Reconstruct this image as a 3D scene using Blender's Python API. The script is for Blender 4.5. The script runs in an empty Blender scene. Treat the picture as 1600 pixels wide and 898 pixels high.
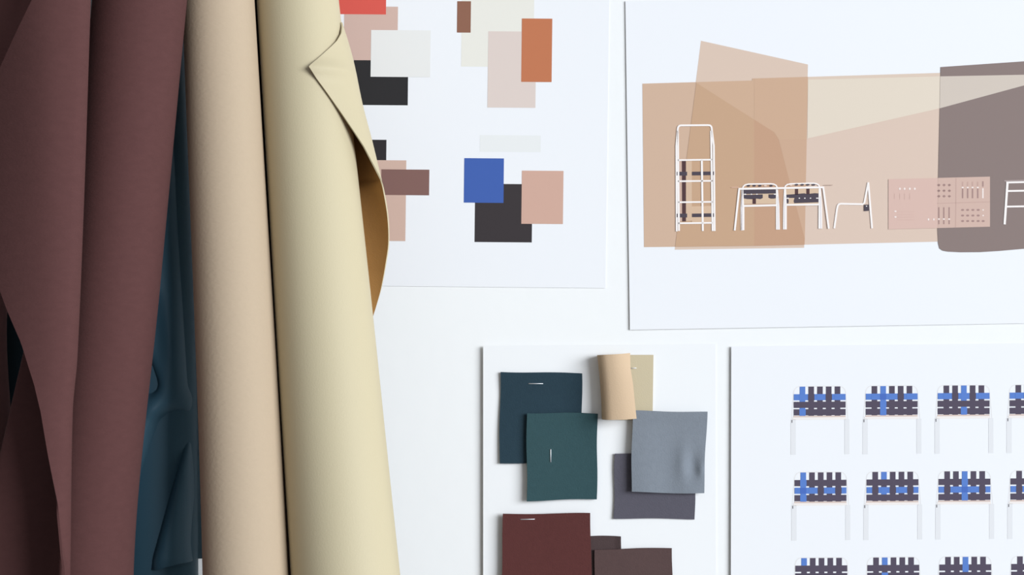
import bpy, bmesh, math, random
from mathutils import Vector

# ------------------------------------------------------------------ camera, light, exposure
S = bpy.context.scene
C = S.collection
D = 1.30                      # camera to wall (m)
F = 2268.0                    # focal length in px of a 1600 px wide frame
ZC = 1.15                     # camera height
K = D / F                     # metres per px on the wall

cam_d = bpy.data.cameras.new('camera')
cam_d.sensor_width = 36.0
cam_d.lens = F / 1600.0 * 36.0
cam = bpy.data.objects.new('camera', cam_d)
cam.location = (0, -D, ZC)
cam.rotation_euler = (math.pi / 2, 0, 0)
C.objects.link(cam)
S.camera = cam

S.view_settings.view_transform = 'Standard'
S.view_settings.look = 'None'
S.view_settings.gamma = 1.0
S.view_settings.use_curve_mapping = False
S.view_settings.exposure = 0.10

w = bpy.data.worlds.new('room_light')
S.world = w
w.use_nodes = True
bg = w.node_tree.nodes['Background']
bg.inputs[0].default_value = (0.88, 0.94, 1.0, 1)
bg.inputs[1].default_value = 0.11
# the room is brighter in front of the wall and on its window side, dim on the left
_nt = w.node_tree
_tc = _nt.nodes.new('ShaderNodeTexCoord')
_dp = _nt.nodes.new('ShaderNodeVectorMath')
_dp.operation = 'DOT_PRODUCT'
_dp.inputs[1].default_value = (0.25, -0.95, 0.18)
_mr = _nt.nodes.new('ShaderNodeMapRange')
_mr.inputs['From Min'].default_value = 0.3
_mr.inputs['From Max'].default_value = 1.0
_mr.inputs['To Min'].default_value = 0.03
_mr.inputs['To Max'].default_value = 0.52
_nt.links.new(_tc.outputs['Generated'], _dp.inputs[0])
_nt.links.new(_dp.outputs['Value'], _mr.inputs['Value'])
_nt.links.new(_mr.outputs[0], bg.inputs[1])

LIGHT_POS = Vector((7.9, -6.9, 3.1))
ld = bpy.data.lights.new('window_daylight', 'AREA')
ld.shape = 'RECTANGLE'
ld.size = 7.4
ld.size_y = 4.6
ld.energy = 1530.0
ld.color = (0.885, 0.945, 1.0)
lo = bpy.data.objects.new('window_daylight', ld)
lo.location = LIGHT_POS
lo.rotation_euler = (Vector((0, 0, 1.15)) - LIGHT_POS).to_track_quat('-Z', 'Y').to_euler()
C.objects.link(lo)

# ------------------------------------------------------------------ colour and material helpers
def lin1(c):
    c /= 255.0
    return c / 12.92 if c <= 0.04045 else ((c + 0.055) / 1.055) ** 2.4
WHITE = (237, 245, 253)       # what white paper shows as in this daylight
def alb(r, g, b, k=1.0):
    return tuple(min(0.92, lin1(t) / lin1(wt) * 0.82 * k) for t, wt in zip((r, g, b), WHITE))

def mat(name, col, rough=0.85, weave=0.0, scale=900.0, stretch=(1, 1, 1), mottle=0.0, sheen=0.0, spec=0.3, metal=0.0):
    m = bpy.data.materials.new(name)
    m.use_nodes = True
    nt = m.node_tree
    b = nt.nodes['Principled BSDF']
    b.inputs['Base Color'].default_value = (*col, 1)
    b.inputs['Roughness'].default_value = rough
    b.inputs['Specular IOR Level'].default_value = spec
    b.inputs['Metallic'].default_value = metal
    if sheen:
        b.inputs['Sheen Weight'].default_value = sheen
        b.inputs['Sheen Roughness'].default_value = 0.5
    tc = nt.nodes.new('ShaderNodeTexCoord')
    mp = nt.nodes.new('ShaderNodeMapping')
    mp.inputs['Scale'].default_value = stretch
    nt.links.new(tc.outputs['Object'], mp.inputs['Vector'])
    if weave:
        n = nt.nodes.new('ShaderNodeTexNoise')
        n.inputs['Scale'].default_value = scale
        n.inputs['Detail'].default_value = 2
        nt.links.new(mp.outputs[0], n.inputs['Vector'])
        bp = nt.nodes.new('ShaderNodeBump')
        bp.inputs['Strength'].default_value = weave
        bp.inputs['Distance'].default_value = 0.0006
        nt.links.new(n.outputs['Fac'], bp.inputs['Height'])
        nt.links.new(bp.outputs[0], b.inputs['Normal'])
    if mottle:
        n2 = nt.nodes.new('ShaderNodeTexNoise')
        n2.inputs['Scale'].default_value = 260.0
        n2.inputs['Detail'].default_value = 5
        nt.links.new(mp.outputs[0], n2.inputs['Vector'])
        r = nt.nodes.new('ShaderNodeMix')
        r.data_type = 'RGBA'
        r.inputs['A'].default_value = (*[c * (1 - mottle) for c in col], 1)
        r.inputs['B'].default_value = (*[min(1, c * (1 + mottle)) for c in col], 1)
        nt.links.new(n2.outputs['Fac'], r.inputs['Factor'])
        nt.links.new(r.outputs['Result'], b.inputs['Base Color'])
    return m

_pm = {}
def ink(*rgb):                # printed colour on paper
    if rgb not in _pm:
        _pm[rgb] = mat('print_%d_%d_%d' % rgb, alb(*rgb), 0.75, spec=0.15)
    return _pm[rgb]

PAPER = mat('white_paper', alb(237, 244, 254), 0.8, spec=0.15)
CARD = mat('white_card', alb(238, 245, 253), 0.8, spec=0.15)
WALL = mat('painted_plaster', alb(241, 248, 255), 0.75, weave=0.3, scale=55.0, spec=0.2)
FLOOR = mat('grey_floor', (0.22, 0.21, 0.20), 0.6, weave=0.1, scale=40)
MAUVE = mat('mauve_cloth', (0.092, 0.039, 0.037), 0.92, weave=0.22, scale=800, stretch=(.5, .5, 1), mottle=0.10, spec=0.1)
BEIGE = mat('beige_cloth', (0.46, 0.355, 0.252), 0.9, weave=0.35, scale=500, stretch=(.4, 1, 1), mottle=0.02, spec=0.15)
SAND = mat('sand_leather', (0.515, 0.44, 0.29), 0.6, weave=0.2, scale=900, spec=0.25)
SHADED_TEAL = mat('shade_darkened_teal', (0.007, 0.014, 0.018), 0.7, spec=0.1)  # teal cloth with the gap's deep shade put into its colour
SUEDE = mat('tan_leather_underside', (0.45, 0.235, 0.08), 0.9, weave=0.3, scale=900, spec=0.1)
TEAL = mat('teal_satin', (0.037, 0.090, 0.130), 0.55, weave=0.1, scale=900, spec=0.2)
STEEL = mat('staple_steel', (0.8, 0.8, 0.82), 0.55, metal=1.0)

# ------------------------------------------------------------------ object helpers
def link(name, bm, mats, parent=None, smooth=False):
    me = bpy.data.meshes.new(name)
    bm.to_mesh(me)
    bm.free()
    for m in (mats if isinstance(mats, (list, tuple)) else [mats]):
        me.materials.append(m)
    if smooth:
        for p in me.polygons:
            p.use_smooth = True
    o = bpy.data.objects.new(name, me)
    C.objects.link(o)
    if parent is not None:
        o.parent = parent
        o.matrix_parent_inverse = parent.matrix_world.inverted()
    return o

def thing(name, label, cat, loc=(0, 0, 0), group=None):
    o = bpy.data.objects.new(name, None)
    o.empty_display_size = 0.02
    C.objects.link(o)
    o.location = loc
    bpy.context.view_layer.update()
    o['label'] = label
    o['category'] = cat
    if group:
        o['group'] = group
    return o

def W(px, py, off):           # a point off metres in front of the wall
    return Vector(((px - 800) * K, -off, ZC + (449 - py) * K))

def lerp(a, b, t):
    return a + (b - a) * t
def sstep(a, b, x):
    t = max(0.0, min(1.0, (x - a) / (b - a)))
    return t * t * (3 - 2 * t)
def interp(pts, x):           # piecewise linear with linear extrapolation
    n = len(pts)
    i = 0
    while i < n - 2 and x > pts[i + 1][0]:
        i += 1
    (x0, y0), (x1, y1) = pts[i], pts[i + 1]
    return y0 + (y1 - y0) * (x - x0) / (x1 - x0)
def spline(pts, x):           # Catmull-Rom through the points, clamped ends
    n = len(pts)
    if x <= pts[0][0]:
        return interp(pts, x)
    if x >= pts[-1][0]:
        return interp(pts, x)
    i = 0
    while x > pts[i + 1][0]:
        i += 1
    x0, y0 = pts[i]
    x1, y1 = pts[i + 1]
    def sl(j):
        a, b = max(0, j - 1), min(n - 1, j + 1)
        return (pts[b][1] - pts[a][1]) / (pts[b][0] - pts[a][0])
    h = x1 - x0
    t = (x - x0) / h
    m0, m1 = sl(i) * h, sl(i + 1) * h
    return ((2*t**3 - 3*t**2 + 1) * y0 + (t**3 - 2*t**2 + t) * m0 + (-2*t**3 + 3*t**2) * y1 + (t**3 - t**2) * m1)

# ------------------------------------------------------------------ the room
def slab(name, lo_, hi_, m):
    bm = bmesh.new()
    bmesh.ops.create_cube(bm, size=1)
    for v in bm.verts:
        v.co = Vector([lerp(lo_[i], hi_[i], v.co[i] + .5) for i in range(3)])
    o = link(name, bm, m)
    o['kind'] = 'structure'
    return o
slab('wall_back', (-2.4, 0, 0), (2.4, .12, 2.7), WALL)
slab('floor', (-2.4, -3.2, -.1), (2.4, .12, 0), FLOOR)

# ------------------------------------------------------------------ rolls of cloth and leather
class Roll:
    """axis given by rows (py, y, xl, xr): outline in the photograph's rows with its real depth"""
    def __init__(s, rows):
        s.y = [(r[0], r[1]) for r in rows]
        s.l = [(r[0], r[2]) for r in rows]
        s.r = [(r[0], r[3]) for r in rows]
    def at(s, py):
        y = interp(s.y, min(py, 2600))
        dist = D + y
        u = dist / F                                   # metres per px at this depth
        xl, xr = spline(s.l, py), spline(s.r, py)
        xc = ((xl + xr) / 2 - 800) * u
        rad = (xr - xl) / 2 * u
        a = math.atan2(-xc, dist)                      # the roll seen from the side
        rad *= math.cos(a) ** 0.3
        z = ZC + (449 - py) * u
        e1 = Vector((math.cos(a), math.sin(a), 0))     # across the view, to the right
        e2 = Vector((math.sin(a), -math.cos(a), 0))    # out from the wall
        return Vector((xc, y, z)), rad, e1, e2, u
    def rows_to_floor(s, top=-260, step=26):
        out, py = [], top
        while True:
            c = s.at(py)[0]
            if c.z <= 0.001:
                break
            out.append(py)
            py += step
        return out

def tube(roll, name, m, parent, flat=1.0, depth=0.0, n=72, wob=0.0, seed=1, top=-180, bottom=None, shrink=1.0):
    """a rolled length of material; its end shows the rolled-up layers as a stepped spiral"""
    bm = bmesh.new()
    rings = []
    rnd = random.Random(seed)
    ph = [rnd.uniform(0, 6.28) for _ in range(6)]
    pys = roll.rows_to_floor(top)
    if bottom is not None:
        pys = [p for p in pys if p < bottom] + [bottom]
    for i, py in enumerate(pys):
        c, rad, e1, e2, u = roll.at(py)
        rad *= shrink
        if bottom is None and i == len(pys) - 1:
            c.z = 0.0
        ring = []
        for k in range(n):
            t = 2 * math.pi * k / n
            q = 1 + wob * (math.sin(2 * t + ph[0] + py * .004) + .6 * math.sin(3 * t + ph[1] - py * .006) + .3 * math.sin(py * .011 + ph[2]))
            ring.append(bm.verts.new(c + e1 * (math.cos(t) * rad * q) + e2 * ((math.sin(t) * rad * flat * q) + depth)))
        rings.append(ring)
    for a, b in zip(rings, rings[1:]):
        for k in range(n):
            bm.faces.new((a[k], b[k], b[(k + 1) % n], a[(k + 1) % n]))
    for ring, flip in ((rings[0], False), (rings[-1], True)):   # rolled layers in the ends
        prev = ring
        cen = sum((v.co for v in ring), Vector()) / n
        sgn = -1 if not flip else 1
        for j in range(1, 8):
            f = 1 - j * .12
            dz = (.004 if j % 2 else 0) * sgn * (0 if flip else 1)
            cur = [bm.verts.new(cen + (v.co - cen) * f + Vector((0, 0, dz))) for v in ring]
            for k in range(n):
                fc = (prev[k], prev[(k + 1) % n], cur[(k + 1) % n], cur[k])
                bm.faces.new(fc if not flip else fc[::-1])
            prev = cur
        bm.faces.new(prev if not flip else prev[::-1])
    bmesh.ops.recalc_face_normals(bm, faces=bm.faces)
    return link(name, bm, m, parent, smooth=True)

def sheet(name, grid, mats, parent, thick=0.0012, offset=-1, flip=False):
    """a bent sheet of material from rows of points, with real thickness and its own underside"""
    bm = bmesh.new()
    vs = [[bm.verts.new(p) for p in row] for row in grid]
    for a, b in zip(vs, vs[1:]):
        for k in range(len(a) - 1):
            q = (a[k], b[k], b[k + 1], a[k + 1])
            bm.faces.new(q[::-1] if flip else q)
    o = link(name, bm, mats, parent, smooth=True)
    s = o.modifiers.new('thickness', 'SOLIDIFY')
    s.thickness = thick
    s.offset = offset
    s.use_even_offset = False
    es = o.modifiers.new('crisp_edges', 'EDGE_SPLIT')
    es.split_angle = math.radians(50)
    if len(mats) > 1:
        s.material_offset = 1
        s.material_offset_rim = 0
    return o

CLOTH = 'rolls of cloth and leather leaning at the left'

# --- sand leather roll with a loose flap
sand = Roll([(0, -.112, 402, 529), (898, -.222, 455, 626), (2600, -.43, 570, 800)])
t = thing('leather_roll', 'pale sand leather roll with a loose curled flap showing its tan underside', 'leather roll', (-.2, -.4, 0), CLOTH)
tube(sand, 'rolled_body', SAND, t, wob=.006, seed=3)
# loose outer end of the hide: rows down the roll, each an arc from behind the roll to the free edge
SIL = [(20, 531), (37, 535.5), (67, 545), (97, 553), (164, 567), (217, 581), (250, 589), (278, 596), (300, 601.5), (337, 608), (377, 610), (410, 606), (450, 599), (480, 591), (504, 584), (540, 576), (620, 570)]
EDGE = [(36, 533), (43, 534), (57, 532), (72, 524), (90, 507), (100, 497), (115, 482), (132, 494), (154, 511), (180, 530.5), (207, 550), (231, 567), (261, 584), (278, 594)]
grid = []
pys = [36, 38, 41, 45, 50, 56, 63, 70, 78, 86, 94, 102, 109, 113, 115.5, 118, 124, 132] + list(range(140, 300, 7)) + list(range(300, 508, 8)) + [510, 516]
NA = 44
for py in pys:
    c, rad, e1, e2, u = sand.at(py)
    px_c = (spline(sand.l, py) + spline(sand.r, py)) / 2
    rs = (spline(SIL, py) - px_c) * u                      # reach at the outline
    rs = max(rs, rad + .0008)
    if py < 281:
        dx = (interp(EDGE, py) - px_c) * u
        tuck = rad + .0022 + .004 * sstep(125, 100, abs(py - 115)) * sstep(18, 0, abs(py - 115))
        # find the angle of the free edge: r(phi)*cos(phi) = dx
        best = None
        for i in range(0, 1800):
            ph = math.radians(i * .05)
            r = lerp(rs, tuck, sstep(0, math.radians(62), ph))
            e = abs(r * math.cos(ph) - dx)
            if best is None or e < best[0]:
                best = (e, ph)
        pe = best[1]
    else:
        pe = math.radians(interp([(281, 0), (300, -5), (337, -12), (377, -19), (410, -26), (450, -37), (504, -56), (520, -60)], py))
        tuck = rad
    row = []
    p0 = math.radians(-125)
    for j in range(NA + 1):
        ph = lerp(p0, pe, j / NA)
        if ph >= 0:
            r = lerp(rs, tuck, sstep(0, math.radians(62), ph))
        else:
            # r chosen so that the edge, not the arc, gives the outline
            tgt = rs / max(.35, math.cos(pe)) if pe < 0 else rs
            end = pe if pe < 0 else 0
            r = lerp(rad + .0006, tgt, sstep(p0, end, ph) if pe >= 0 else ((ph - p0) / (end - p0)) ** 1.6)
        row.append(c + e1 * (math.cos(ph) * r) + e2 * (math.sin(ph) * r))
    grid.append(row)
fl = sheet('loose_flap', grid, [SAND, SUEDE], t, thick=.0011, offset=-1, flip=True)
fl['label'] = 'loose flap with a pointed corner and tan underside'

# --- near-black roll added behind to darken the slit between the beige and sand rolls
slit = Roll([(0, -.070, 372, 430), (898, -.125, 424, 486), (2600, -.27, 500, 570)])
t = thing('fabric_roll', 'blackish brown filler roll added to darken the narrow slit between the beige and sand rolls', 'fabric roll', (-.24, -.3, 0), CLOTH)
tube(slit, 'rolled_body', mat('slit_filler_dark', (0.012, 0.007, 0.005), 0.95, spec=0.05), t, wob=.006, seed=44)

# --- beige roll
beige = Roll([(0, -.136, 286, 397), (898, -.232, 317, 450.5), (2600, -.40, 345, 530)])
t = thing('fabric_roll', 'beige cloth roll standing close against the left of the sand leather roll', 'fabric roll', (-.25, -.4, 0), CLOTH)
tube(beige, 'rolled_body', BEIGE, t, wob=.005, seed=8)

# --- mauve roll, second from the frame's left
m2 = Roll([(0, -.190, 146, 292), (449, -.214, 106, 249), (898, -.238, 66, 207), (2600, -.38, 30, 190)])
t = thing('fabric_roll', 'smooth mauve brown cloth roll between the teal cloth and the open-flapped mauve roll', 'fabric roll', (-.3, -.4, 0), CLOTH)
tube(m2, 'rolled_body', MAUVE, t, wob=.008, seed=5)

# --- mauve roll with the open flap in front
t = thing('fabric_roll', 'mauve brown cloth roll with a wide curving flap hanging open at the front', 'fabric roll', (-.36, -.45, 0), CLOTH)
body = Roll([(-300, -.232, 66, 145), (0, -.237, 62, 130), (440, -.262, 50, 116), (530, -.266, 41, 114), (600, -.269, 26, 112), (717, -.276, 0, 109), (898, -.288, -38, 103), (1300, -.325, -70, 82), (2600, -.49, -110, 40)])
tube(body, 'inner_layer', MAUVE, t, flat=.25, depth=0, seed=11, wob=.01)
XR = [(-260, 152), (0, 142), (300, 132), (560, 121), (640, 114), (898, 110), (1300, 104)]
XE = [(-260, 160), (-120, 130), (-50, 93), (0, 65), (60, 31), (115, 0), (180, -32), (240, -58), (275, -66), (310, -60), (360, -40), (437, 0), (484, 20), (534, 44), (598, 65), (641, 75), (705, 85), (785, 99), (862, 106), (885, 109.5), (900, 109.5), (1500, 100)]
grid = []
pys = list(range(-170, 870, 10)) + [870, 874, 880, 890] + list(range(910, 1500, 30))
for py in pys:
    y = interp([(0, -.290), (898, -.348)], py)
    u = (D + y) / F
    xr, xe = spline(XR, py), interp(XE, py)
    wd = max(1.5, xr - xe)
    row = []
    def pt(x, dep):
        return Vector(((x - 800) * u, y - dep * u, ZC + (449 - py) * u))
    rr = 24.0
    for j in range(9):                                     # back along the right-hand side
        q = 150 * (1 - j / 9)
        row.append((xr - 1 - 0.335 * q, -q))
    for j in range(11):                                    # the rounded fold
        ph = math.radians(lerp(0, 62, j / 10))
        row.append((xr - rr + rr * math.cos(ph), 30 * math.sin(ph)))
    x0, d0 = row[-1]
    for j in range(1, 33):                                 # the broad front, turning away to the left
        f = j / 32
        x = lerp(x0, min(x0 - .5, xe), f)
        q = x0 - x
        dep = d0 + 19 * (1 - math.exp(-q / 30)) - .0021 * q * q + 1.6 * math.sin(q * .035 + py * .006) * (1 - math.exp(-(q / 30) ** 2))
        row.append((x, dep))
    if xe > x0:                                            # narrow tail: cut the fold itself
        row = [(max(x, xe) if j > 8 else x, dp) for j, (x, dp) in enumerate(row)]
    grid.append([pt(x, dp) for x, dp in row])
fl = sheet('open_flap', grid, [MAUVE], t, thick=.0013, offset=-1, flip=True)

# --- dark roll at the very edge of the picture, and teal cloth beside it, coloured near-black for shade
m0 = Roll([(0, -.140, -70, 96), (250, -.150, -100, 48), (480, -.165, -125, 9), (720, -.180, -140, 17), (898, -.190, -145, 12), (2600, -.34, -190, -20)])
t = thing('fabric_roll', 'shaded dark brown cloth roll at the far left edge, behind the open mauve flap', 'fabric roll', (-.45, -.35, 0), CLOTH)
tube(m0, 'rolled_body', MAUVE, t, wob=.008, seed=15)
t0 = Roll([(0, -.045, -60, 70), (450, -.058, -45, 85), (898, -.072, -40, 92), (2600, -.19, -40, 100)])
t = thing('fabric_roll', 'teal cloth roll, colour darkened to near-black for shade, glimpsed in the gap beside the open mauve flap', 'fabric roll', (-.42, -.25, 0), CLOTH)
tube(t0, 'rolled_body', SHADED_TEAL, t, wob=.01, seed=21)

# --- teal satin with folds, between mauve and beige
teal = Roll([(0, -.085, 180, 284), (450, -.125, 182, 304), (898, -.152, 184, 309), (2600, -.30, 190, 310)])
t = thing('fabric_roll', 'teal satin cloth roll with loose creased folds between the mauve and beige rolls', 'fabric roll', (-.28, -.3, 0), CLOTH)
tube(teal, 'inner_roll', TEAL, t, wob=.012, seed=31, flat=.8, top=-120)
XRT = [(-100, 274), (0, 276), (210, 280), (300, 285), (450, 292), (560, 297), (600, 299), (622, 303), (660, 301), (760, 305), (840, 302), (876, 304)]
def groove(x, y, ax, ay, bx, by, wd):
    """0..1 closeness to the segment a-b"""
    vx, vy = bx - ax, by - ay
    L = vx * vx + vy * vy
    f = max(0, min(1, ((x - ax) * vx + (y - ay) * vy) / L))
    dx, dy = x - ax - f * vx, y - ay - f * vy
    return math.exp(-(dx * dx + dy * dy) / (wd * wd))
grid = []
for py in list(range(-100, 872, 6)) + [876]:
    y = interp(teal.y, py)
    u = (D + y) / F
    xr = spline(XRT, py)
    row = []
    for j in range(70):
        f = j / 69
        # from behind on the right, round the front, to behind on the left
        ph = math.radians(lerp(-70, 205, f))
        cx = (xr + 178) / 2
        rx = (xr - 178) / 2
        x = cx + rx * math.copysign(abs(math.cos(ph)) ** .8, math.cos(ph))
        dep = 58 * math.copysign(abs(math.sin(ph)) ** .8, math.sin(ph))
        front = max(0, math.sin(ph)) ** .5
        if f < .5 and ph < 0:                              # the cloth's end runs on behind the beige roll
            x = xr - 40 * math.sin(ph)
        g = 0
        g -= 85 * groove(x, py, 280, 665, 214, 890, 21)
        g += 16 * groove(x, py, 300, 700, 276, 860, 24)
        g += 18 * groove(x, py, 254, 640, 200, 800, 26)
        g -= 34 * groove(x, py, 230, 560, 246, 598, 12)
        g += 7 * groove(x, py, 265, 260, 280, 600, 26)
        g -= 10 * groove(x, py, 250, 470, 285, 640, 16) * .5
        g -= 10 * groove(x, py, 218, 745, 232, 790, 7)
        g += 3 * math.sin(x * .09 + py * .013)
        row.append(Vector(((x - 800) * u, y - (dep + g * front) * u, ZC + (449 - py + (4 * math.sin(x * .07) if py > 868 else 0)) * u)))
    grid.append(row)
sheet('loose_wrap', grid, [TEAL], t, thick=.0008, offset=-1, flip=True)

# ------------------------------------------------------------------ papers pinned to the wall
class Sheet:
    """a sheet with its corners on the wall (tl, tr, br, bl in px), standing a little off it; lift is linear"""
    def __init__(s, name, label, corners, lift, m, cat='paper sheet', group=None, thick=.0002):
        s.lift = lift
        cx = sum(c[0] for c in corners) / 4
        cy = sum(c[1] for c in corners) / 4
        s.t = thing(name, label, cat, W(cx, cy, 0), group)
        s.n = {}
        bm = bmesh.new()
        fr = [bm.verts.new(W(x, y, lift(x, y))) for x, y in corners]
        bk = [bm.verts.new(W(x, y, lift(x, y) - thick)) for x, y in corners]
        bm.faces.new(fr[::-1])
        bm.faces.new(bk)
        for i in range(4):
            j = (i + 1) % 4
            bm.faces.new((fr[i], fr[j], bk[j], bk[i]))
        bmesh.ops.recalc_face_normals(bm, faces=bm.faces)
        link('paper', bm, m, s.t)
    def print(s, name, polys, label=None, layer=1):
        """printed shapes: list of (polygon, material, extra layer)"""
        bm = bmesh.new()
        mats = []
        for poly, m, ex in polys:
            if m not in mats:
                mats.append(m)
            vs = [bm.verts.new(W(x, y, s.lift(x, y) + (layer + ex) * .00006)) for x, y in poly]
            f = bm.faces.new(vs)
            f.normal_update()
            if f.normal.y > 0:
                f.normal_flip()
            f.material_index = mats.index(m)
        o = link(name, bm, mats, s.t)
        if label:
            o['label'] = label
        return o

def rect(x0, y0, x1, y1, sx=-.012, sy=.008):
    return [(x0, y0), (x1, y0 + (x1 - x0) * sy), (x1 + (y1 - y0) * sx, y1 + (x1 - x0) * sy), (x0 + (y1 - y0) * sx, y1)]
def stroke(a, b, wd):
    dx, dy = b[0] - a[0], b[1] - a[1]
    L = math.hypot(dx, dy)
    nx, ny = -dy / L * wd / 2, dx / L * wd / 2
    return [(a[0] + nx, a[1] + ny), (b[0] + nx, b[1] + ny), (b[0] - nx, b[1] - ny), (a[0] - nx, a[1] - ny)]
def path(pts, wd):
    """outline polygon of a polyline of constant width"""
    L, R = [], []
    n = len(pts)
    for i, p in enumerate(pts):
        a = pts[max(0, i - 1)]
        b = pts[min(n - 1, i + 1)]
        dx, dy = b[0] - a[0], b[1] - a[1]
        q = math.hypot(dx, dy)
        nx, ny = -dy / q * wd / 2, dx / q * wd / 2
        L.append((p[0] + nx, p[1] + ny))
        R.append((p[0] - nx, p[1] - ny))
    return L + R[::-1]
def dot(x, y, r, ry=None):
    ry = ry or r
    return [(x + r * math.cos(i * math.pi / 5), y + ry * math.sin(i * math.pi / 5)) for i in range(10)]
def arc(cx, cy, rx, ry, a0, a1, n=7):
    return [(cx + rx * math.cos(math.radians(lerp(a0, a1, i / n))), cy - ry * math.sin(math.radians(lerp(a0, a1, i / n)))) for i in range(n + 1)]

PAPERS = 'printed papers pinned to the wall'
# --- colour palette sheet (behind the rolls)
pal = Sheet('palette_sheet', 'white sheet printed with overlapping colour blocks, partly behind the sand leather roll', [(220, -76), (953, -69), (946, 450), (213, 443)],
            lambda x, y: .0004 + .0003 * (y + 76) / 526, PAPER, 'printed sheet', PAPERS)
blocks = [
    (538, 10, 622, 94, (207, 182, 175), 'pale pink printed block', 1),
    (500, -50, 604, 22, (216, 94, 86), 'red printed block', 2),
    (553, 94, 638, 164, (47, 47, 50), 'black printed block beside the leather corner', 1),
    (580, 47, 673, 120, (231, 236, 240), 'pale grey printed block', 3),
    (545, 218, 604, 272, (50, 48, 52), 'black printed block behind the leather flap', 1),
    (560, 250, 635, 376, (206, 180, 170), 'tall pale pink printed block', 2),
    (596, 264.5, 671, 304.5, (130, 100, 97), 'mauve brown printed block', 3),
    (722, -20, 835, 104, (231, 234, 231), 'cream printed block', 1),
    (714.5, 2, 736, 51, (142, 102, 86), 'small brown printed block', 2),
    (763, 49, 838, 168, (219, 209, 207), 'pale blush printed block', 2),
    (815.5, 29, 863, 128, (192, 122, 89), 'rust orange printed block', 3),
    (750, 211, 845, 237, (231, 238, 244), 'faint grey printed block', 1),
    (742.5, 287, 832, 378, (60, 56, 60), 'charcoal printed block', 1),
    (725.5, 247, 787.5, 316.5, (67, 100, 180), 'blue printed block', 2),
    (815.5, 266.5, 880.5, 349.5, (206, 172, 160), 'rose pink printed block', 2),
]
for x0, y0, x1, y1, col, lab, lay in blocks:
    pal.print('colour_block', [(rect(x0, y0, x1, y1), ink(*col), 0)], lab, lay)

# --- furniture poster
pos = Sheet('furniture_poster', 'large white poster printed with tan and brown panels and white line drawings of furniture', [(977, 2), (1712, -9), (1718, 503), (984, 515)],
            lambda x, y: .0006 + .0006 * (1718 - x) / 740 + .0004 * (y + 10) / 525, PAPER, 'poster', PAPERS)
pos.print('printed_panel', [
    ([(1095, 64), (1262, 101), (1256, 387), (1054, 390)], ink(216, 198, 186), 0)], 'tilted pale tan panel', 1)
pos.print('printed_panel', [
    ([(1175, 123), (1700, 107), (1700, 373), (1465, 377.5), (1178, 384)], ink(217, 199, 188), 0),
    ([(1262, 120.3), (1700, 107), (1700, 112), (1262, 124.6)], ink(218, 203, 191), 1),
    ([(1262, 124.6), (1700, 113.5), (1700, 116), (1600, 133), (1467, 169.5), (1261, 216.5)], ink(224, 216, 204), 2)], 'long pinkish panel with a cream wedge', 1)
pos.print('printed_panel', [
    ([(1003.5, 131), (1175, 126), (1178, 384.2), (1006, 386)], ink(206, 180, 161), 0),
    ([(1087.5, 128.8), (1175, 126.3), (1175, 123), (1262, 120.3), (1256.5, 382.4), (1178, 384.2), (1054.5, 385.6)], ink(204, 175, 152), 2),
    ([(1088, 130), (1178, 187), (1178, 384.2), (1054.5, 385.6)], ink(197, 166, 140), 3),
    ([(1178, 123), (1262, 120.3), (1260, 217.5), (1216, 217.5), (1209, 206.5), (1178, 187)], ink(203, 173, 150), 3),
    ([(1178, 187), (1209, 206.5), (1216, 218), (1233, 282), (1257, 373), (1256.5, 382.4), (1178, 384.2)], ink(195, 160, 136), 3),
    ([(1216, 217.5), (1260, 217.5), (1257, 373), (1233, 282)], ink(202, 171, 149), 3)], 'square tan panel over the tilted one', 2)
pos.print('printed_panel', [
    ([(1469, 105), (1600, 96), (1690, 90), (1690, 378), (1600, 388.5), (1560, 392), (1530, 393.8), (1500, 394), (1480, 393), (1472, 391.5), (1467, 388), (1465, 380), (1464, 360), (1464, 330)], ink(138, 125, 124), 0),
    ([(1468.5, 119.6), (1600, 117), (1690, 115), (1690, 118), (1600, 133.5), (1467.5, 169.5)], ink(207, 199, 192), 1)], 'dark taupe panel with a rounded corner', 5)
# pink perforated board
def bd(u, v):                 # board coordinates 0..1
    return (lerp(1387.5, 1546, u), lerp(280, 276, u) + v * 78.2)
B0, B1, HOLE, LITE, LN = ink(214, 187, 180), ink(207, 182, 174), ink(166, 140, 138), ink(240, 232, 232), ink(196, 168, 162)
def Bp(px, py):               # a point measured on the photograph
    return (px, py)
bp = [([bd(0, 0), bd(1, 0), bd(1, 1), bd(0, 1)], B0, 0), ([bd(.487, 0), bd(1, 0), bd(1, 1), bd(.487, 1)], B1, 1)]
zx = lambda v: 1375 + v / 7.111
zy = lambda v: 265 + v / 7.11
for y in (172, 235, 296):
    for x in (648, 706, 765):
        bp.append((dot(zx(x), zy(y), 2.4, 1.6), HOLE, 2))
        bp.append((stroke((zx(x), zy(y - 16)), (zx(x), zy(y + 18)), .8), LN, 2))
for y in (448, 510, 571):
    for x in (912, 968, 1026, 1085, 1140):
        last = x == 1140 and y < 560
        bp.append((dot(zx(x), zy(y), 1.2 if last else 2.5, 1.2 if last else 1.6), LITE if last else HOLE, 2))
for x in (912, 968, 1022, 1080):
    bp.append((stroke((zx(x), zy(135)), (zx(x), zy(185)), 2.2), LN, 2))
    bp.append((stroke((zx(x), zy(212)), (zx(x), zy(318)), 2.2), HOLE, 2))
    bp.append((dot(zx(x), zy(199), 1.8, 1.2), LITE, 3))
bp.append((stroke((zx(1137), zy(130)), (zx(1137), zy(190)), 2.2), HOLE, 2))
bp.append((stroke((zx(1137), zy(208)), (zx(1137), zy(318)), 2.2), LITE, 2))
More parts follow.
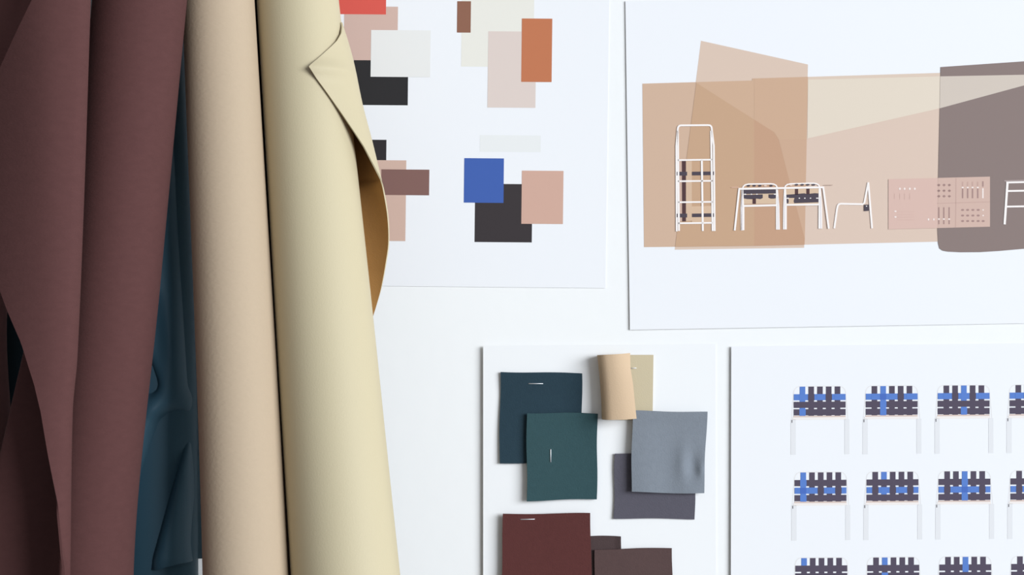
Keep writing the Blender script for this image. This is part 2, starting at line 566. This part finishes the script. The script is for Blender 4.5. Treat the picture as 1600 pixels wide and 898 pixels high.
for x in (648, 703, 762):
    bp.append((stroke((zx(x), zy(418)), (zx(x), zy(540)), 2.0), HOLE, 2))
    bp.append((stroke((zx(x), zy(562)), (zx(x), zy(606)), 2.0), HOLE, 2))
    bp.append((dot(zx(x), zy(549), 1.7, 1.1), LITE, 3))
for x in (533, 592):
    bp.append((dot(zx(x), zy(553), 1.3, 1.8), LITE, 2))
for x in (215, 268, 325, 381):
    bp.append((dot(zx(x), zy(213), 1.5, 1.9), LITE, 2))
for y in (463, 526):
    bp.append((dot(zx(166), zy(y), 1.9, 1.2), LITE, 2))
bp.append((stroke((zx(840), zy(95)), (zx(835), zy(645)), .9), LN, 2))
bp.append((stroke((zx(630), zy(376)), (zx(1215), zy(358)), .9), LN, 2))
for y in (470, 500, 530, 560):
    bp.append((stroke((zx(190), zy(y)), (zx(380), zy(y - 3)), .5), ink(210, 182, 175), 2))
for x in (155, 215, 268, 325):
    bp.append((stroke((zx(x), zy(265)), (zx(x), zy(330)), .5), ink(210, 182, 175), 2))
pos.print('printed_board', bp, 'pink perforated board drawing', 7)

LINE, STRAP, CREAM, BROWN = ink(246, 245, 248), ink(80, 74, 86), ink(214, 191, 168), ink(84, 62, 66)
EDGEC = ink(226, 224, 232)
# shelf rack drawing
def rk(x, y):                 # zoomed reading, 4.49 px per px from (1040, 180)
    return (1040 + x / 4.489, 180 + y / 4.49)
sh = []
sh.append(([rk(112, 322), rk(182, 322), rk(182, 400), rk(182, 740), rk(112, 745)], ink(211, 186, 164), 0))
sh.append(([rk(182, 640), rk(320, 636), rk(320, 750), rk(182, 752)], ink(212, 186, 163), 0))
sh.append(([rk(84, 322), rk(112, 322), rk(112, 745), rk(84, 745)], ink(204, 178, 166), 0))
sh.append(([rk(112, 322), rk(141, 322), rk(141, 745), rk(114, 745)], BROWN, 1))
for y in (411, 704):
    sh.append((stroke(rk(92, y), rk(149, y), 6.0), STRAP, 2))
    sh.append((stroke(rk(183, y - 1), rk(322, y - 3), 5.6), STRAP, 2))
    sh.append((stroke(rk(76, y), rk(82, y), 5.6), STRAP, 4))
    sh.append((stroke(rk(330, y - 3), rk(337, y - 3), 5.6), STRAP, 4))
outer = [rk(76, 815), rk(74, 215), rk(82, 120), rk(84, 95)] + [rk(84 + 22 - 22 * math.cos(a), 95 - 22 * math.sin(a)) for a in (.4, .8, 1.2, 1.57)] + [rk(295, 71)] + [rk(300 + 21 * math.sin(a), 92 - 21 * math.cos(a)) for a in (.4, .8, 1.2, 1.57)] + [rk(324, 120), rk(336, 215), rk(342, 812)]
sh.append((path(outer, 2.9), LINE, 3))
sh.append((stroke(rk(84, 110), rk(92, 812), 3.0), LINE, 3))
sh.append((stroke(rk(317, 110), rk(328, 812), 3.0), LINE, 3))
for y in (315, 463, 610, 757):
    sh.append((stroke(rk(84, y + 1), rk(328, y - 2), 2.6), LINE, 3))
sh.append((stroke(rk(252, 316), rk(259, 812), 3.1), LINE, 3))
pos.print('shelf_drawing', sh, 'white line drawing of a tall shelf rack', 9)

def ck(x, y):                 # 8.16 px per px from (1130, 270)
    return (1130 + x / 8.161, 270 + y / 8.164)
# woven chair, left
ca = [([ck(250, 205), ck(670, 200), ck(670, 405), ck(255, 412)], CREAM, 0),
      ([ck(250, 218), ck(666, 212), ck(668, 265), ck(250, 272)], STRAP, 1),
      ([ck(252, 282), ck(500, 276), ck(500, 322), ck(470, 336), ck(420, 330), ck(360, 337), ck(300, 335), ck(262, 328), ck(252, 318)], STRAP, 1),
      ([ck(572, 276), ck(668, 274), ck(668, 324), ck(640, 330), ck(600, 330), ck(572, 318)], STRAP, 1),
      (stroke(ck(391, 330), ck(391, 398), 5.4), BROWN, 1), (stroke(ck(255, 402), ck(668, 398), 1.4), ink(190, 160, 140), 1)]
for x in (318, 391, 463, 606):
    ca.append((dot(*ck(x, 166), 2.7, 1.4), STRAP, 3))
ca.append((dot(*ck(533, 166), 2.6, 1.2), ink(226, 206, 196), 3))
for x in (275, 355, 425, 655):
    ca.append((dot(*ck(x, 274), 2.0 if x in (275, 655) else 1.2, .8), LINE, 2))
ca.append((path([ck(228, 735), ck(226, 440), ck(240, 205), ck(252, 175), ck(275, 155), ck(320, 145), ck(600, 141), ck(640, 146), ck(668, 160), ck(682, 185), ck(686, 215)], 2.2), LINE, 2))
ca.append(([ck(228, 430), ck(266, 430), ck(266, 732), ck(218, 735)], LINE, 2))
ca.append(([ck(668, 190), ck(692, 190), ck(712, 430), ck(718, 724), ck(668, 724)], LINE, 2))
ca.append(([ck(228, 210), ck(252, 210), ck(262, 432), ck(222, 432)], LINE, 2))
ca.append((stroke(ck(245, 424), ck(680, 414), 3.0), LINE, 3))
ca.append((stroke(ck(234, 250), ck(236, 730), .7), ink(205, 205, 220), 3))
ca.append((stroke(ck(692, 300), ck(694, 720), .7), ink(205, 205, 220), 3))
pos.print('chair_drawing', ca, 'woven chair drawing, left of the two at the table', 9)
# woven chair, right
cb = [([ck(795, 205), ck(1212, 200), ck(1212, 395), ck(798, 402)], CREAM, 0),
      ([ck(797, 280), ck(910, 272), ck(970, 266), ck(1030, 262), ck(1060, 272), ck(1110, 266), ck(1160, 260), ck(1210, 264), ck(1210, 318), ck(797, 322)], STRAP, 1),
      ([ck(905, 320), ck(1210, 318), ck(1212, 376), ck(900, 388), ck(893, 360)], STRAP, 1),
      ([ck(797, 334), ck(825, 334), ck(832, 362), ck(825, 390), ck(800, 390)], STRAP, 1),
      (stroke(ck(930, 206), ck(930, 280), 5.2), BROWN, 1), (stroke(ck(1075, 203), ck(1075, 275), 5.2), BROWN, 1)]
for x in (930, 1003, 1075, 1147):
    cb.append((dot(*ck(x, 153), 2.8, 1.4), STRAP, 3))
cb.append((dot(*ck(858, 158), 2.6, 1.2), ink(226, 206, 196), 3))
for x in (820, 966, 1036, 1108, 1195):
    cb.append((dot(*ck(x, 324), 2.2 if x in (820, 1195) else 1.2, .8), LINE, 2))
cb.append((path([ck(780, 205), ck(788, 170), ck(810, 152), ck(850, 142), ck(1140, 134), ck(1185, 140), ck(1212, 156), ck(1222, 185)], 2.2), LINE, 2))
cb.append(([ck(770, 200), ck(796, 200), ck(806, 430), ck(806, 722), ck(757, 722), ck(760, 430)], LINE, 2))
cb.append(([ck(1212, 190), ck(1238, 190), ck(1255, 430), ck(1258, 712), ck(1208, 712)], LINE, 2))
cb.append((stroke(ck(800, 410), ck(1222, 404), 2.8), LINE, 3))
cb.append((stroke(ck(780, 300), ck(776, 718), .7), ink(205, 205, 220), 3))
cb.append((stroke(ck(1232, 300), ck(1240, 710), .7), ink(205, 205, 220), 3))
pos.print('chair_drawing', cb, 'woven chair drawing, right of the two at the table', 9)
tb = [(stroke(ck(100, 188), ck(190, 184), .9), ink(222, 190, 176), 0), (stroke(ck(1275, 160), ck(1390, 157), .9), ink(180, 160, 152), 0),
      (stroke(ck(190, 206), ck(1280, 186), 2.9), LINE, 2),
      (path([ck(142, 736), ck(200, 205)], 3.0), LINE, 1), (path([ck(1270, 186), ck(1340, 712)], 3.0), LINE, 1)]
pos.print('table_drawing', tb, 'white line drawing of a table in front of the chairs', 14)
# side-view chair
def sk(x, y):
    return (1200 + x / 3.904, 180 + y / 3.904)
sc = [(path([sk(402, 690), sk(418, 575), sk(423, 552), sk(430, 543), sk(442, 540), sk(575, 543), sk(585, 535), sk(609, 410)], 2.9), LINE, 0),
      (path([sk(609, 410), sk(618, 520), sk(632, 690)], 2.9), LINE, 1),
      ([sk(583, 546), sk(613, 545), sk(613, 583), sk(583, 585)], STRAP, 1), (dot(*sk(598, 555), 1.1, .8), LINE, 2)]
pos.print('chair_drawing', sc, 'chair drawing seen from the side', 9)
# second table, cut by the picture's edge
t2 = [(stroke(zx_y, zx_y2, wd), m, ex) for zx_y, zx_y2, wd, m, ex in [
    ((zx(1375), zy(126)), (1670, 280.2), 1.6, ink(176, 164, 166), 0), ((zx(1395), zy(144)), (1666, 283.2), 2.8, LINE, 1),
    ((zx(1405), zy(238)), (1666, 297), 2.8, LINE, 1), ((zx(1392), zy(412)), (1666, 321), 2.8, LINE, 1),
    ((zx(1378), zy(608)), (zx(1410), zy(140)), 3.6, LINE, 2), ((1672, 348), (1666, 282), 3.6, LINE, 2)]]
pos.print('table_drawing', t2, 'white line drawing of a trestle table at the right edge', 9)

# --- sheet of woven chair drawings
chs = Sheet('chair_drawing_sheet', 'white sheet printed with rows of blue and charcoal woven chairs', [(1142, 541), (1875, 533), (1880, 1051), (1141, 1060)],
            lambda x, y: .0006 + .0016 * (1880 - x) / 735 + .0006 * (y - 533) / 520, PAPER, 'printed sheet', PAPERS)
BL, BL2, CH, FR, LEG, SEAT, RAIL = ink(91, 131, 210), ink(76, 112, 196), ink(85, 79, 98), ink(229, 233, 240), ink(226, 232, 241), ink(214, 198, 194), ink(238, 237, 240)
def chair_draw(ox, oy, mtx, lab):
    """mtx: three rows of five letters, b where the woven crossing shows blue; first row gives the strap tops, then the crossings; gaps between columns follow the band"""
    tops, rows, bands = mtx
    p = []
    q = lambda x, y: (ox + x, oy + y + (40 - x) * .006)
    P4 = lambda x0, y0, x1, y1: [q(x0, y0), q(x1, y0), q(x1, y1), q(x0, y1)]
    # pale frame with rounded shoulders, legs, rails
    p.append((path([q(-4.5, 106), q(-3.4, 50), q(-.4, 14)] + [q(9 - 9 * math.cos(a), 10.5 - 10 * math.sin(a)) for a in (.2, .6, 1.0, 1.4)] + [q(12, .3), q(68, .3)] + [q(71 + 10 * math.sin(a), 10.5 - 10 * math.cos(a)) for a in (.2, .6, 1.0, 1.4)] + [q(81.4, 14), q(84.5, 50), q(86, 106)], 1.3), FR, 0))
    p.append((P4(-4.8, 52, 3.2, 107), LEG, 1))
    p.append((P4(79.4, 52, 87, 106.5), LEG, 1))
    p.append((P4(-.5, 46.2, 81, 48.6), SEAT, 1))
    p.append((P4(-2, 48.6, 82, 52.4), RAIL, 1))
    p.append((P4(-3.4, 52.5, -2.2, 57), ink(92, 92, 100), 3))
    xs = [9.3, 22.9, 36.6, 50.3, 64.0]
    ys = [12.5, 24.4, 36.0]
    for i, x in enumerate(xs):
        c = BL if tops[i] == 'b' else CH
        p.append((P4(x, .8, x + 8.7, 13), c, 2))
        p.append((P4(x, 21, x + 8.7, 26), c if rows[0][i] == tops[i] else CH, 2))
        p.append((P4(x, 33, x + 8.7, 38), BL if (rows[1][i] == 'b' and tops[i] == 'b') or (rows[2][i] == 'b' and tops[i] == 'b') else CH, 2))
        p.append((P4(x, 44.5, x + 8.7, 46.4), BL if rows[2][i] == 'b' and tops[i] == 'b' else CH, 2))
    for j, y in enumerate(ys):
        band = BL if bands[j] == 'b' else CH
        p.append((P4(0, y, 81, y + 9.6), band, 3))
        for i, x in enumerate(xs):
            c = rows[j][i]
            if (c == 'b') != (bands[j] == 'b'):
                p.append((P4(x - .6, y - .2, x + 9.3, y + 9.8), BL if c == 'b' else CH, 4))
            elif c == 'b' and bands[j] == 'b':
                p.append((P4(x - .4, y + .2, x + 9.1, y + 9.4), BL2 if (i + j) % 2 else BL, 4))
    return chs.print('chair_drawing', p, lab, 1)
designs = [
    [('bcccc', ('bcbcb', 'ccccc', 'bcccc'), 'bcc'), ('cbccc', ('bbbcb', 'cbccc', 'cbccc'), 'bcc'), ('ccbcc', ('bcbcb', 'ccccc', 'ccbcc'), 'bcc'), ('cccbc', ('bcbbb', 'cccbc', 'cccbc'), 'bcc')],
    [('bcccc', ('bcccc', 'bbcbc', 'bcccc'), 'cbc'), ('cbccc', ('ccccc', 'cbcbc', 'ccccc'), 'cbc'), ('ccbcc', ('ccbcc', 'cbbbc', 'ccbcc'), 'cbc'), ('cccbc', ('ccccc', 'cbcbc', 'ccccc'), 'cbc')],
    [('bcccc', ('ccccc', 'ccccc', 'bcbcb'), 'ccb'), ('cbccc', ('ccccc', 'cbccc', 'cbcbc'), 'ccb'), ('ccbcc', ('ccbcc', 'ccccc', 'bcbcb'), 'ccb'), ('cccbc', ('ccccc', 'cccbc', 'cbcbc'), 'ccb')],
]
for r, row in enumerate(designs):
    for c_, mtx in enumerate(row):
        ox = 1239.5 + 112.4 * c_ + 1.2 * r
        oy = [602.6, 736.4, 869.8][r] - .8 * c_
        chair_draw(ox, oy, mtx, None)

# --- swatch card
SL = lambda x, y: .0008 + .0030 * (1118 - x) / 363
sw = Sheet('swatch_sheet', 'white paper sheet carrying stapled cloth and leather swatches', [(755, 540), (1118, 537), (1119, 1054), (755, 1057)], SL, CARD, 'paper sheet', PAPERS)

def staple(a, b, off, parent):
    """a wire staple: crown along a-b and two legs into the sheet"""
    bm = bmesh.new()
    A, B = W(*a, off), W(*b, off)
    ax = (B - A).normalized()
    r = .00042
    pts = [A + Vector((0, .0022, 0)), A + Vector((0, .0003, 0)), A + ax * .0004, B - ax * .0004, B + Vector((0, .0003, 0)), B + Vector((0, .0022, 0))]
    prev = None
    side = ax.cross(Vector((0, 1, 0))).normalized()
    for i, p in enumerate(pts):
        d = (pts[min(i + 1, 5)] - pts[max(i - 1, 0)]).normalized()
        up = d.cross(side).normalized()
        ring = [bm.verts.new(p + side * (r * math.cos(k * math.pi / 4)) + up * (r * math.sin(k * math.pi / 4))) for k in range(8)]
        if prev:
            for k in range(8):
                bm.faces.new((prev[k], prev[(k + 1) % 8], ring[(k + 1) % 8], ring[k]))
        else:
            bm.faces.new(ring)
        prev = ring
    bm.faces.new(prev[::-1])
    bmesh.ops.recalc_face_normals(bm, faces=bm.faces)
    return link('staple', bm, STEEL, parent, smooth=True)

def swatch(label, corners, off, m, bend=None, cat='fabric swatch', name='fabric_swatch', thick=.0009, staples=(), edge=.7, seed=0, nx=44, ny=44):
    """a cut piece of cloth stapled to the sheet; off = height above the sheet, bend(u, v) adds to it"""
    tl, tr, br, bl = corners
    cx, cy = sum(c[0] for c in corners) / 4, sum(c[1] for c in corners) / 4
    t = thing(name, label, cat, W(cx, cy, SL(cx, cy)), 'cloth and leather swatches on the sheet')
    rnd = random.Random(seed)
    ph = [rnd.uniform(0, 6.28) for _ in range(8)]
    def height(u, v, x, y):
        return SL(x, y) + off + thick + (bend(u, v) if bend else 0) + .00025 * math.sin(5 * u + ph[0]) * math.sin(4 * v + ph[1])
    grid = []
    for j in range(ny + 1):
        v = j / ny
        row = []
        for i in range(nx + 1):
            u = i / nx
            x = lerp(lerp(tl[0], tr[0], u), lerp(bl[0], br[0], u), v)
            y = lerp(lerp(tl[1], tr[1], u), lerp(bl[1], br[1], u), v)
            # slightly uneven cut edges
            x += edge * math.sin(7 * v + ph[2]) * (1 if u in (0, 1) else .3)
            y += edge * math.sin(6 * u + ph[3]) * (1 if v in (0, 1) else .3)
            row.append(W(x, y, height(u, v, x, y)))
        grid.append(row)
    sheet('cloth', grid, [m], t, thick=thick, offset=-1)
    for a, b in staples:
        u = ((a[0] + b[0]) / 2 - tl[0]) / (tr[0] - tl[0])
        v = ((a[1] + b[1]) / 2 - tl[1]) / (bl[1] - tl[1])
        staple(a, b, height(u, v, (a[0] + b[0]) / 2, (a[1] + b[1]) / 2) + .0004, t)
    return t

def fab(name, rgb, k=1.0, **kw):
    kw.setdefault('weave', .35)
    kw.setdefault('scale', 800)
    kw.setdefault('mottle', .08)
    kw.setdefault('spec', .15)
    return mat(name, alb(*rgb, k * 1.08), .9, **kw)
swatch('dark navy teal cloth swatch with a horizontal staple, partly under the green teal one', [(782, 580), (909, 582.5), (908, 722), (780.5, 722)], .0006,
       fab('navy_teal_cloth', (40, 60, 73)), lambda u, v: .0016 * (1 - u) * v + .0012 * sstep(.3, 0, v), staples=[((826, 598.5), (848, 598.5))], seed=2)
swatch('green teal cloth swatch with a vertical staple, lying over the navy teal one', [(823, 643.5), (933, 644.5), (932, 778), (823, 780)], .0034,
       fab('green_teal_cloth', (50, 77, 84)), lambda u, v: .0018 * (1 - u) ** 2 + .0016 * sstep(.72, 1, u) * sstep(.45, 0, v) + .0010 * math.sin(3.4 * u + 2 * v) * v, staples=[((860, 700), (860, 720))], seed=4)
swatch('dark slate cloth swatch lying under the lighter grey one', [(960, 707), (1086, 708), (1085, 810), (958.5, 808.5)], .0006,
       fab('slate_cloth', (86, 86, 99)), lambda u, v: .0008 * (1 - u), seed=6)
def dent(u, v):
    d1 = math.exp(-(((u - .83) / .09) ** 2 + ((v - .66) / .15) ** 2))
    d2 = math.exp(-(((u - .70) / .10) ** 2 + ((v - .62) / .22) ** 2))
    d3 = math.exp(-(((u - .95) / .05) ** 2 + ((v - .72) / .08) ** 2))
    return .0022 * (1 - u) + .0014 * v - .0026 * d1 + .0018 * d2 + .0014 * d3 + .0010 * sstep(.2, 0, v) + .0007 * math.sin(9 * u) * v
swatch('mid grey dented cloth swatch overlapping the dark slate one', [(987, 640), (1103.5, 642.5), (1098, 769), (985, 766)], .0040,
       fab('grey_cloth', (122, 132, 145)), dent, seed=8)
swatch('small dark brown cloth swatch with a rounded corner, behind the maroon and brown ones', [(895, 837), (970, 836), (974, 940), (895, 940)], .0004,
       fab('dark_brown_cloth', (74, 62, 64)), lambda u, v: .0010 * sstep(.85, 1, u), seed=10)
swatch('brown cloth swatch at the bottom right of the swatch sheet, beside the maroon one', [(929, 856), (1049.5, 854.5), (1051, 985), (928, 985)], .0022,
       fab('brown_cloth', (83, 67, 68)), lambda u, v: .0012 * (1 - u), seed=12)
swatch('maroon cloth swatch with a horizontal staple along its top edge', [(786.5, 800), (922, 799.5), (924, 965), (782, 965)], .0046,
       fab('maroon_cloth', (85, 49, 49)), lambda u, v: .0012 * (1 - u), staples=[((813, 808.5), (835, 808))], seed=14)

# curled leather swatch: khaki face on the right, rolled over at the left to show its tan back
t = thing('leather_swatch', 'khaki leather swatch curled over on itself to show its tan back', 'leather swatch', W(975, 600, SL(975, 600)), 'cloth and leather swatches on the sheet')
KH = mat('khaki_leather', alb(200, 191, 165), .6, weave=.2, scale=900, spec=.25)
TAN = mat('tan_leather_back', alb(210, 188, 162, .88), .9, weave=.25, scale=800, spec=.1)
grid = []
for j in range(41):
    v = j / 40
    x_r = lerp(1020.5, 1019, v)
    y_r = lerp(554, 655, v)
    xl = lerp(932.5, 939.5, v) + 1.5 * math.sin(v * 3.1)         # outer side of the curl
    xf = spline([(0, 982.5), (.25, 983), (.45, 986), (.75, 989), (1, 991.5)], v)
    H = lerp(31, 34, v)                                     # height of the curl, px
    row = []
    base = 1.5
    pts = []
    for i in range(12):                                          # flat on the sheet, right to left
        pts.append((lerp(x_r, xl + H * .5, i / 12), base))
    for i in range(17):                                          # round the curl
        a = math.radians(lerp(-90, -270, i / 16))
        pts.append((xl + H * .5 + H * .5 * math.cos(a), base + H * .5 + H * .5 * math.sin(a)))
    x0, h0 = pts[-1]
    for i in range(1, 15):                                       # the free end coming down to the right
        f = i / 14
        lipdown = lerp(14, 8, v) * f * f + (5 * f ** 3 * sstep(.35, 0, v))
        pts.append((lerp(x0, xf, f), h0 + 1.5 * math.sin(f * 2.4) - lipdown))
    n = len(pts)
    for i, (x, h) in enumerate(pts):
        f = i / (n - 1)
        yt = 554.5 + .01 * (x - 983)
        top = interp([(0, 554), (.28, 554), (.5, 553.5), (.66, 552), (1, 550.5)], f)
        bot = interp([(0, 656), (.28, 655), (.5, 652.5), (.7, 652), (1, 651)], f)
        row.append(W(x, lerp(top, bot, v), SL(x, 600) + .0004 + h * K))
    grid.append(row[::-1])
sheet('leather', grid, [KH, TAN], t, thick=.0009, offset=0)
staple((984, 574.5), (993.5, 574.5), SL(989, 574) + .0004 + 1.5 * K + .0012, t)
